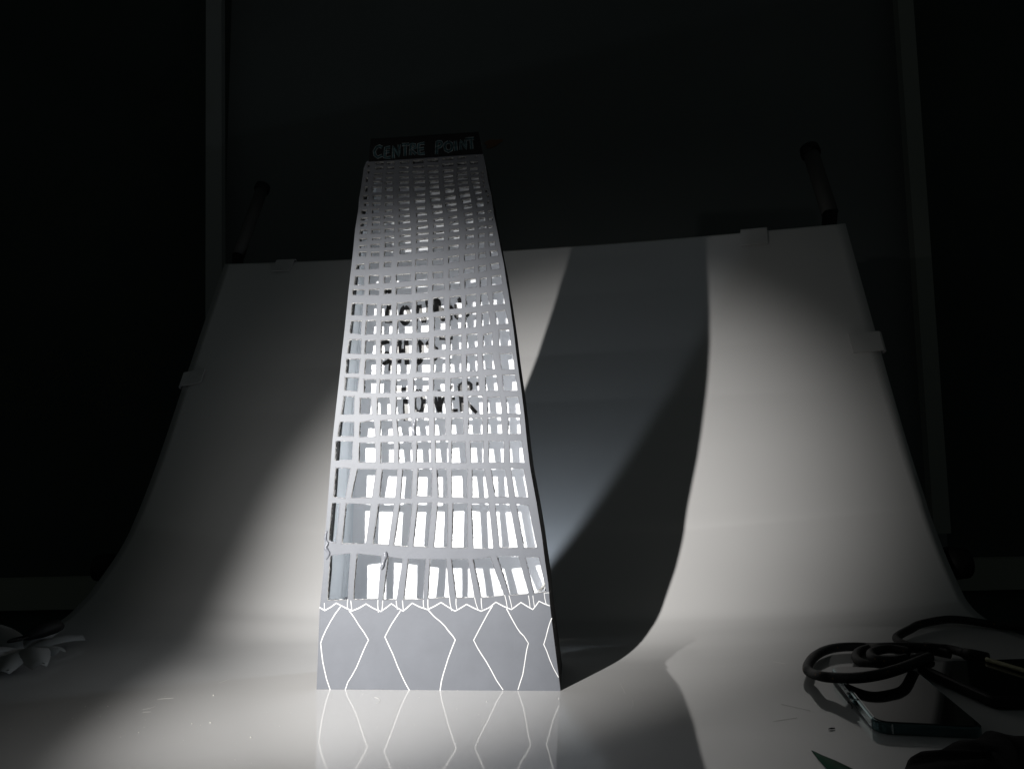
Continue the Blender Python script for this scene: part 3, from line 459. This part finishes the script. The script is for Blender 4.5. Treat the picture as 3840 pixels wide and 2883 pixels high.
def panel2d(name, outer, holes, thick, depth0, mats, parent):
    cu = bpy.data.curves.new(name, 'CURVE'); cu.dimensions = '2D'; cu.fill_mode = 'BOTH'; cu.extrude = thick / 2
    for P in [outer] + holes:
        sp = cu.splines.new('POLY'); sp.points.add(len(P) - 1); sp.use_cyclic_u = True
        for i, p in enumerate(P): sp.points[i].co = (p[0], p[1], 0, 1)
    ob = bpy.data.objects.new('tmp', cu); COL.objects.link(ob)
    dg = bpy.context.evaluated_depsgraph_get(); me = bpy.data.meshes.new_from_object(ob.evaluated_get(dg))
    bpy.data.objects.remove(ob)
    me.name = name; me.materials.clear()
    bm = bmesh.new(); bm.from_mesh(me)
    bmesh.ops.remove_doubles(bm, verts=bm.verts, dist=1e-4)
    for v in bm.verts: v.co = Vector((v.co.x * .001, (v.co.z + thick / 2 + depth0) * .001, v.co.y * .001))
    bmesh.ops.recalc_face_normals(bm, faces=bm.faces)
    for m in mats: me.materials.append(m)
    yf, yb = depth0 * .001, (depth0 + thick) * .001
    fl = []
    for fc in bm.faces:
        fc.normal_update(); ys = [v.co.y for v in fc.verts]
        if max(ys) < yf + 1e-5: fc.material_index = 0; fl += [fc] if fc.normal.y > 0 else []
        elif min(ys) > yb - 1e-5: fc.material_index = 1; fl += [fc] if fc.normal.y < 0 else []
        else: fc.material_index = 2
    if len(fl) > len(bm.faces) * .1: bmesh.ops.reverse_faces(bm, faces=list(bm.faces))
    bm.to_mesh(me); bm.free()
    o = bpy.data.objects.new(name, me); COL.objects.link(o); o.parent = parent; return o
LE = D['left']; RE = D['right']            # bottom to top ; top to bottom (mm)
LE[0][1] = 0.0; RE[-1][1] = 0.0
bot = [[RE[-1][0] + (LE[0][0] - RE[-1][0]) * t, random.uniform(-.1, .25)] for t in [i / 24 for i in range(1, 24)]]
outer = LE + RE + bot
holes = [jag(w_, 1.4, .13) for w_ in D['wins']]
TH = 4.0
front = panel2d('front_panel', outer, holes, TH, 0, [m_grey, m_white, m_core], tower)
# scratched zigzag and hexagon lines of the base
v, f = merge([ribbon(s[1:], s[0] * .72, -.12, .3) for s in D['etch']])
new('scratched_pattern', v, f, m_scratch, tower)
# back panel with the handwriting
def inset(E, d, tp=0): return [[p[0] + d + tp * max(0, p[1] - 60) / 460, p[1]] for p in E]   # the back is cut a little narrower towards the top
TP = 0
def DBF(z):
    """depth of the back wall behind the front card at height z (mm): the box gets thinner towards the top"""
    T = ((0, 63), (85, 59), (165, 50), (250, 43), (370, 34), (520, 26))
    for (a, p), (b, q) in zip(T, T[1:]):
        if z <= b: return p + (q - p) * (z - a) / (b - a)
    return 26
def dense(E, st=9):
    out = []
    for a, b in zip(E, E[1:]):
        L = math.dist(a, b); k = max(1, int(L / st))
        for j in range(k): out.append([a[0] + (b[0] - a[0]) * j / k, a[1] + (b[1] - a[1]) * j / k])
    out.append(E[-1]); return out
V = []; Fc = []; fm = []
def at_z(E, z):
    for a, b in zip(E, E[1:]):
        lo, hi = (a, b) if a[1] < b[1] else (b, a)
        if lo[1] <= z <= hi[1] and hi[1] > lo[1]: return lo[0] + (hi[0] - lo[0]) * (z - lo[1]) / (hi[1] - lo[1])
    return E[0][0] if abs(E[0][1] - z) < abs(E[-1][1] - z) else E[-1][0]
ztop = min(LE[-1][1], RE[0][1]) - 1; nb = 60
for i in range(nb + 1):
    z = ztop * i / nb
    for x, dy in ((at_z(LE, z) + 3.4, 0), (at_z(RE, z) - 3.4, 0), (at_z(RE, z) - 3.4, 3), (at_z(LE, z) + 3.4, 3)): V.append((x * .001, (DBF(z) + dy) * .001, z * .001))
for i in range(nb):
    for k in range(4): a = 4 * i + k; b = 4 * i + (k + 1) % 4; Fc.append((a, b, b + 4, a + 4)); fm.append((0, 2, 1, 2)[k])
Fc += [(0, 3, 2, 1), (4 * nb, 4 * nb + 1, 4 * nb + 2, 4 * nb + 3)]; fm += [2, 2]
back = new('back_panel', V, Fc, [m_white, m_black, m_core], tower, fm=fm)
v, f = merge([ribbon(s[1:], s[0] * .49, -.35, .2) for s in D['ghost']])
v = [(a, b + DBF(c * 1000) * .001, c) for a, b, c in v]
new('handwriting', v, f, m_ink, back)
# side walls: strips that follow the cut outline
def wall_strip(name, E, x0, x1, y0, y1, m, parent, ragged=0, tp=0):
    V = []; n = len(E)
    for (x, z) in E:
        rg = random.uniform(-ragged, ragged)
        for (a, b) in ((x0, y0), (x1, y0), (x1, y1 + rg), (x0, y1 + rg)): V.append(((x + a) * .001, (b if b < 30 else DBF(z) + (b - 100) * (1 - z / 750)) * .001, z * .001))
    Fc = [(0, 1, 2, 3), (4 * n - 4, 4 * n - 1, 4 * n - 2, 4 * n - 3)]
    for i in range(n - 1):
        for k in range(4):
            a = 4 * i + k; b = 4 * i + (k + 1) % 4; Fc.append((a, b, b + 4, a + 4))
    return new(name, V, Fc, m, parent)
wall_strip('side_panel', dense(LE), .3, 3.2, TH + .05, 102.9, m_black, tower)
wall_strip('side_panel', dense(RE), -3.2, -.15, TH + .05, 121, m_black, tower, .8)
wall_strip('inner_lining', dense(LE), 3.4, 4.0, 12.5, 99.7, m_sidei, tower)
wall_strip('inner_lining', dense(RE), -4.0, -3.3, 7, 99.7, m_white, tower)
parts = []
DR = dense(RE, 3)
for _ in range(26):
    x_, z_ = random.choice(DR[10:]); d_ = random.uniform(8, 40) * (1 - z_ / 900); L_ = random.uniform(.8, 4)
    v, f = box(((x_ - .2) * .001, d_ * .001, z_ * .001), ((x_ - .2 + random.uniform(.15, .45)) * .001, (d_ + random.uniform(.3, .8)) * .001, (z_ + L_) * .001)); parts.append((v, f))
v, f = merge(parts); tag(new('torn_specks', v, f, m_core, tower), kind='stuff')
# rounded fold of card down the inner left corner
V = []; Fc = []; DL = [p for p in dense(LE, 12) if p[1] > 60]
for (x, z) in DL:
    for k in range(9):
        a = math.pi / 2 * k / 8
        f_ = .35 + .65 * (DBF(z) - 26) / 40; V.append(((x + 4.2 + 6.5 * f_ * (1 - math.cos(a))) * .001, (DBF(z) - 12 * f_ + 11.6 * f_ * math.sin(a)) * .001, z * .001))
for i in range(len(DL) - 1):
    for k in range(8): a = i * 9 + k; Fc.append((a, a + 1, a + 10, a + 9))
new('corner_fold', V, Fc, m_sidei, tower, True)
# roof
tl, tr = LE[-1], RE[0]
v, f = box(((tl[0] + .5) * .001, TH * .001, (min(tl[1], tr[1]) - 2) * .001), ((tr[0] - .5) * .001, (DBF(520) - .1) * .001, (min(tl[1], tr[1]) - .4) * .001))
new('roof_panel', v, f, m_black, tower)
# black sign with hand drawn letters
sign = panel2d('name_sign', [list(p) for p in D['sign']], [], 3.0, -1.2, [m_black, m_black, m_black], tower)
v, f = merge([ribbon(s[1:], 2.3, -1.45, -1.1) for s in D['sign_letters']])
new('sign_lettering', v, f, m_teal, sign)
ol = []
for s in D['sign_letters']:
    for sg in (-1.35, 1.35):
        P = [Vector((p[0], p[1])) for p in s[1:]]; Q = []
        for i, p in enumerate(P):
            t = (P[min(i + 1, len(P) - 1)] - P[max(i - 1, 0)]).normalized(); Q.append((p.x - t.y * sg, p.y + t.x * sg))
        ol.append(ribbon(Q, .38, -1.55, -1.2))
v, f = merge(ol); new('letter_outline', v, f, m_pale, sign)
# glue blobs and torn bits of the repaired bars
def blob(path, rad, m, name):
    v, f = tube(smooth_path(path, 5), rad if not isinstance(rad, list) else rad, 10)
    vs = [Vector(p) * .001 + Vector((random.uniform(-1, 1), random.uniform(-1, 1), random.uniform(-1, 1))) * .00012 for p in v]
    return new(name, vs, f, m, tower, True)
for i, (P, r_) in enumerate(zip(D['blobs'], ([1.9, 2.3, 1.7, 1.9, 1.2, .5], [1.3, 1.8, 1.5, 1.9, .7], [.8, 1.2, 1.0, 1.6, 1.2, .5], [.5, .8, .5, .7], [.4, 1.2, 1.5, .6]))):
    V3 = [(p[0], -.3 + (.9 if i > 2 else 0), p[1]) for p in P]
    n_ = (len(P) - 1) * 5 + 1
    rr = [(r_[min(int(k / 5), len(P) - 1)] * (1 - k % 5 / 5) + r_[min(int(k / 5) + 1, len(P) - 1)] * (k % 5 / 5)) * random.uniform(.85, 1.12) for k in range(n_)]
    blob(V3, rr, m_greygloss if i != 4 else m_core, 'glue_blob')

# torn paper rims along hole edges
V = []; Fc = []
for w_ in D['wins']:
    c = sum((Vector(x) for x in w_), Vector((0, 0))) / 4
    big = (Vector(w_[0]) - Vector(w_[3])).length
    for i in range(4):
        a = Vector(w_[i]); b = Vector(w_[(i + 1) % 4]); L = (b - a).length
        nfl = int(L * (.30 if i in (0, 2) else .14)) + (1 if random.random() < .5 else 0)
        for _ in range(nfl):
            t = random.uniform(.03, .97); p = a.lerp(b, t); d = (c - p).normalized(); e = (b - a).normalized()
            s1 = random.uniform(.3, 1.1); s2 = random.uniform(.15, .75) * (1 if big > 8 else .5); yy = random.uniform(.5, 3.6)
            k = len(V)
            for q, yo in ((p - e * s1 - d * .3, 0), (p + e * s1 - d * .3, random.uniform(-.3, .3)), (p + e * s1 * random.uniform(-.6, .6) + d * s2, random.uniform(-.8, .8))):
                V.append((q.x * .001, (yy + yo) * .001, q.y * .001)); V.append((q.x * .001, (yy + yo + .25) * .001, q.y * .001))
            Fc += [(k, k + 2, k + 4), (k + 1, k + 5, k + 3), (k, k + 1, k + 3, k + 2), (k + 2, k + 3, k + 5, k + 4), (k + 4, k + 5, k + 1, k)]
fr = new('torn_paper_edges', V, Fc, m_scratch, front)
# dark pencil / grime lines that overshoot the knife cuts
V = []; Fc = []; parts = []
for w_ in D['wins']:
    for i in range(4):
        if random.random() < .75:
            a = Vector(w_[i]); b = Vector(w_[(i + 1) % 4]); e = (b - a).normalized(); n_ = Vector((-e.y, e.x))
            c = sum((Vector(x) for x in w_), Vector((0, 0))) / 4
            if n_.dot(c - a) > 0: n_ = -n_
            o_ = random.uniform(.1, .3)
            parts.append(ribbon([tuple(a + n_ * o_ - e * random.uniform(0, 1.3)), tuple(b + n_ * o_ + e * random.uniform(0, 1.3))], random.uniform(.12, .28), -.03, .1))
V = []  # ragged torn strips on left jambs, shade painted into their dark colour
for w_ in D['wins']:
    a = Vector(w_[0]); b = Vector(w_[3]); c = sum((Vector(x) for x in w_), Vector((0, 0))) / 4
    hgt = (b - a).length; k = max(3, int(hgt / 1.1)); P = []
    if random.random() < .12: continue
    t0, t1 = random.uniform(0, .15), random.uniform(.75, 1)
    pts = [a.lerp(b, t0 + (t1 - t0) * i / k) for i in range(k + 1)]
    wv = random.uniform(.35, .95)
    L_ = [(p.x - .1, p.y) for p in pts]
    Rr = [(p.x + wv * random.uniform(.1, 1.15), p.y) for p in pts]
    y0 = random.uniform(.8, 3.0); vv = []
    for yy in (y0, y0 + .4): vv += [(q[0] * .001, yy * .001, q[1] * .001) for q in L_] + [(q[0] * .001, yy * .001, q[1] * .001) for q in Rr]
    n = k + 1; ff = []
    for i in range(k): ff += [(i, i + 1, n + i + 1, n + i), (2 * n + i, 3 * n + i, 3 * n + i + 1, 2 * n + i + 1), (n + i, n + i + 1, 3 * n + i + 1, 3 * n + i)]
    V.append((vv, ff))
m_jambshade = mat('torn_core_shade', (.045, .045, .05), .9, .1, var=.5, vscale=300)
v, f = merge(V); new('shaded_torn_jambs', v, f, m_jambshade, front)
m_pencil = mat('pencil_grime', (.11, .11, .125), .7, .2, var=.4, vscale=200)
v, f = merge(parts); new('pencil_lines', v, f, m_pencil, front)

# ------------------------------------------------------------------ things lying on the sheet
def rounded(w_, l_, r, n=6):
    P = []
    for cx, cy, a0 in ((w_ - r, r, -90), (w_ - r, l_ - r, 0), (r, l_ - r, 90), (r, r, 180)):
        for k in range(n + 1):
            a = math.radians(a0 + 90 * k / n); P.append((cx + r * math.cos(a), cy + r * math.sin(a)))
    return P
def slab(name, w_, l_, z0, z1, r, ch, m, parent):
    V = []; Fc = []; rings = [(0, z0 + ch), (0, z1 - ch), (ch, z1)]
    rings = [(ch, z0)] + rings
    for ins, z in rings:
        for (x, y) in rounded(w_ - 2 * ins, l_ - 2 * ins, max(r - ins, .0005)): V.append((x + ins, y + ins, z))
    n = len(V) // 4
    for i in range(3):
        for k in range(n): a = i * n + k; b = i * n + (k + 1) % n; Fc.append((a, b, b + n, a + n))
    Fc += [tuple(range(n))[::-1], tuple(range(3 * n, 4 * n))]
    return new(name, V, Fc, m, parent)
m_glass = mat('dark_glass', (.012, .012, .011), .04, .5, ior=1.6)
m_gwarm = mat('glossy_phone_back', (.022, .020, .018), .05, .5, ior=1.6)
m_rim = mat('polished_teal_rim', (.10, .17, .18), .16, .5, metal=.9)
ph = empty('mobile_phone', (.2515, .5276, sag(.53)), math.radians(-12.5), 'glossy phone lying flat with bright left edge, looped cable across its far end', 'phone')
slab('phone_frame', .0705, .148, .0002, .0078, .010, .0009, m_rim, ph)
slab('glass_panel', .0665, .144, .0074, .0084, .009, .0003, m_gwarm, ph).location = (.002, .002, 0)
v, f = tube([(.0112, -.0004, .0012), (.0112, -.0004, .0074)], .0005, 8); new('antenna_line', v, f, m_clip, ph)
for i, (y_, z_) in enumerate(((.052, .0045), (.066, .0045))):
    v, f = tube([(-.0006, y_, z_), (-.0009, y_ + .006, z_), (-.0006, y_ + .012, z_)], .0012, 10); new('side_button', v, f, m_rim, ph, True)
tb = empty('tablet', (.3665, .572, .0018), math.radians(2), 'dark glass tablet at the right edge with a thin beige stick lying on it', 'tablet')
slab('tablet_frame', .20, .108, .0002, .0080, .010, .0012, m_rub, tb)
slab('glass_panel', .194, .102, .0076, .0087, .008, .0003, m_glass, tb).location = (.003, .003, 0)
m_stick = mat('beige_plastic', (.42, .40, .24), .5, .4)
P = [Vector((.4265, .672, .0128)), Vector((.4325, .640, .0128)), Vector((.445, .578, .0128))]
v, f = tube(smooth_path(P, 6), .0020, 14); tag(new('thin_stick', v, f, m_stick, None, True), 'thin beige plastic stick lying across the dark tablet', 'stick')
# braided cable
m_cab = mat('black_braided_sleeve', (.012, .013, .014), .55, .4, bump=.8, bscale=900)
nt = m_cab.node_tree; b = nt.nodes['Principled BSDF']; tc = nt.nodes.new('ShaderNodeTexCoord'); vo = nt.nodes.new('ShaderNodeTexVoronoi'); vo.inputs['Scale'].default_value = 130
nt.links.new(tc.outputs['Object'], vo.inputs['Vector']); cr = nt.nodes.new('ShaderNodeValToRGB'); cr.color_ramp.elements[0].color = (.22, .12, .04, 1); cr.color_ramp.elements[0].position = .10
cr.color_ramp.elements[1].color = (.012, .013, .014, 1); cr.color_ramp.elements[1].position = .14
nt.links.new(vo.outputs['Distance'], cr.inputs['Fac']); nt.links.new(cr.outputs['Color'], b.inputs['Base Color'])
cab = empty('charging_cable', (.33, .70, 0), 0, 'thick black braided cable with orange flecks, coiled in loops at the right of the sheet', 'cable')
def lift(P, dz=0): return [Vector((p[0] - .33, p[1] - .70, p[2] + dz)) for p in P]
parts = [tube(smooth_path(lift(D[k], dz), 8), .0043, 14) for k, dz in (('cable1', 0), ('cable2', 0.0), ('cable3', 0), ('cable4', 0))]
v, f = merge(parts); new('braided_sleeve', v, f, m_cab, cab, True)
e0 = Vector(D['cable1'][-1]) - Vector((.33, .70, 0)); 
v, f = tube([e0, e0 + Vector((.004, -.006, 0)), e0 + Vector((.012, -.016, 0))], [.0055, .0058, .0050], 16); new('plug', v, f, m_rub, cab, True)
# black pouch at the bottom right corner
P = [(.232, .4513), (.2498, .4628), (.2695, .471), (.2927, .4837), (.3078, .4905), (.33, .487), (.37, .478), (.40, .46), (.40, .36), (.28, .34), (.225, .37), (.215, .42)]
Q = [Vector((x, y, 0)) for x, y in P]; Q = smooth_path(Q + [Q[0]], 4)[:-1]; c = sum(Q, Vector()) / len(Q)
V = []; Fc = []; lv = [(1.0, .008), (1.004, .0105), (.985, .0135), (.93, .0155), (.7, .018), (.35, .019)]
for s_, z_ in lv:
    for i, q in enumerate(Q): V.append((c.x + (q.x - c.x) * s_ - .30, c.y + (q.y - c.y) * s_ - .42, z_ - .008 + .0015 * math.sin(i * .9) * (1 if z_ > .013 else 0)))
n = len(Q)
for i in range(len(lv) - 1):
    for k in range(n): a = i * n + k; b_ = i * n + (k + 1) % n; Fc.append((a, b_, b_ + n, a + n))
Fc += [tuple(range(n))[::-1], tuple(range((len(lv) - 1) * n, len(lv) * n))]
po = new('fabric_pouch', V, Fc, mat('black_fabric', (.008, .008, .009), .9, .2, bump=.5, bscale=500), None, True); po.location = (.30, .42, .0085)
tag(po, 'black fabric pouch cut off by the bottom right corner', 'pouch')
# green blade shaped plastic leaf
m_leaf = mat('green_plastic', (.004, .12, .055), .6, .15)
A = [(.1939, .4978), (.1967, .4887), (.2010, .4788), (.2062, .4606), (.2095, .4400), (.2090, .42)]
B = [(.1939, .4978), (.1928, .4900), (.1915, .4810), (.1900, .4660), (.1890, .4400), (.190, .42)]
V = []; 
for i, (a, b_) in enumerate(zip(A, B)):
    m_ = ((a[0] + b_[0]) / 2, (a[1] + b_[1]) / 2); z_ = sag(m_[1]) + .0006
    V += [(a[0], a[1], z_), (m_[0], m_[1], z_ + .0016 * min(i, 3) / 3), (b_[0], b_[1], z_), (a[0], a[1], z_ - .0005), (b_[0], b_[1], z_ - .0005)]
Fc = []
for i in range(5):
    o_ = 5 * i; Fc += [(o_, o_ + 5, o_ + 6, o_ + 1), (o_ + 1, o_ + 6, o_ + 7, o_ + 2), (o_ + 2, o_ + 7, o_ + 9, o_ + 4), (o_ + 3, o_ + 4, o_ + 9, o_ + 8), (o_, o_ + 3, o_ + 8, o_ + 5)]
Fc.append((25, 28, 29, 27, 26))
tag(new('plastic_leaf', V, Fc, m_leaf, None, True), 'pointed dark green plastic leaf at the bottom edge beside the black pouch', 'leaf')
# crumpled white bow and black binder clip on the left
m_bow = mat('thin_white_plastic', (.34, .35, .35), .45, .4)
bow = empty('ribbon_bow', (-.5479, .8169, 0), 0, 'crumpled white star-shaped ribbon bow in the shade at the left edge', 'bow')
tips = [(-.5745, .9184, .004), (-.5125, .8661, .003), (-.4931, .7923, .004), (-.482, .7428, .002), (-.5036, .7199, .002), (-.6429, .8841, .020), (-.5853, .748, .004), (-.565, .735, .002), (-.64, .80, .006)]
for j, tpt in enumerate(tips):
    d = Vector(tpt) - Vector((-.5479, .8169, 0)); L = d.length; d2 = Vector((d.x, d.y, 0)).normalized(); s2 = Vector((-d2.y, d2.x, 0))
    V = []; m_ = 9
    for i in range(m_ + 1):
        t = i / m_; wd = .015 * math.sin(math.pi * min(1, t * .80 + .12)) ** .7 + .0006; zz = .004 + d.z * t + .008 * math.sin(math.pi * t) * (1 - .3 * (j % 3))
        ctr = d2 * L * t + Vector((0, 0, zz + .0015))
        V += [ctr - s2 * wd - Vector((0, 0, .003)), ctr + Vector((0, 0, .0015)), ctr + s2 * wd - Vector((0, 0, .002)), ctr + s2 * wd - Vector((0, 0, .0026)), ctr + Vector((0, 0, .0009)), ctr - s2 * wd - Vector((0, 0, .0036))]
    Fc = []
    for i in range(m_):
        for k in range(6): a = i * 6 + k; b_ = i * 6 + (k + 1) % 6; Fc.append((a, b_, b_ + 6, a + 6))
    Fc += [tuple(range(6))[::-1], tuple(range(6 * m_, 6 * m_ + 6))]
    new('petal', V, Fc, m_bow, bow, True)
bc_ = empty('binder_clip', (-.5450, .842, .016), math.radians(62), 'small black clip pinched into the centre of the crumpled white bow', 'clip')
v, f = tube([(-.020, 0, 0), (-.014, 0, .003), (0, 0, .006), (.016, 0, .007), (.022, 0, .005)], [.002, .006, .009, .008, .004], 8); new('clip_body', v, f, m_rub, bc_, True)
v, f = tube(smooth_path([(-.018, -.004, .002), (-.030, -.006, .001), (-.036, 0, 0), (-.030, .006, .001), (-.018, .004, .002)], 5), .0011, 8); new('wire_handle', v, f, m_rub, bc_, True)
# crumb, squiggles, dust
v, f = tube([(-.0026, 0, .0005), (0, .0005, .0008), (.0026, .0012, .0006)], [.0002, .0006, .0004], 7); cb = new('crumb', v, f, m_rub); cb.location = (.2255, .5386, .0018)
tag(cb, 'tiny dark crumb on the white sheet left of the phone', 'crumb')
for i, (P, lab) in enumerate((([(.2622, .580, .0092), (.2640, .579, .0100), (.2655, .577, .0096), (.2675, .5765, .0092)], 'short black curly thread lying near the left edge of the phone'),
                              ([(.2668, .607, .0092), (.2675, .604, .0100), (.2692, .6025, .0094), (.2712, .6020, .0092)], 'short black thread on the phone close to the coiled cable'),
                              ([(.2655, .5990, .0008), (.2635, .5950, .0030), (.2640, .590, .0018), (.2618, .585, .0008)], 'curled black thread on the sheet against the side of the phone'))):
    v, f = tube(smooth_path(P, 6), .00035, 6); tag(new('squiggle', v, f, m_rub, None, True), lab, 'squiggle', 'black squiggles around the phone')  # reflections on the phone's side drawn as solid black squiggles
m_dust = mat('dust', (.86, .85, .80), .8, .1)
parts = []
for (x, y, z) in D['specks']:
    r = random.uniform(.00018, .00045); zz = sag(y) + .0003
    parts.append(tube([(x - r, y, zz), (x, y + r * .3, zz + r * .5), (x + r, y, zz)], [r * .5, r, r * .4], 6))
for k in range(150):
    x = random.uniform(-.36, .30); y = random.uniform(.44, .66) ; r = random.choice((.00006, .00008, .00013)); zz = sag(y) + .0002
    parts.append(tube([(x - r, y, zz), (x + r, y, zz)], r, 5))
for s_ in D['scr']:
    P = [Vector((p[0], p[1], sag(p[1]) + .0002)) for p in s_]; parts.append(tube(smooth_path(P, 4), .00007, 5))
v, f = merge(parts); tag(new('dust', v, f, m_dust), 'pale dust specks and hairs scattered over the front of the sheet', 'dust', kind='stuff')
# creases along the right edge of the sheet
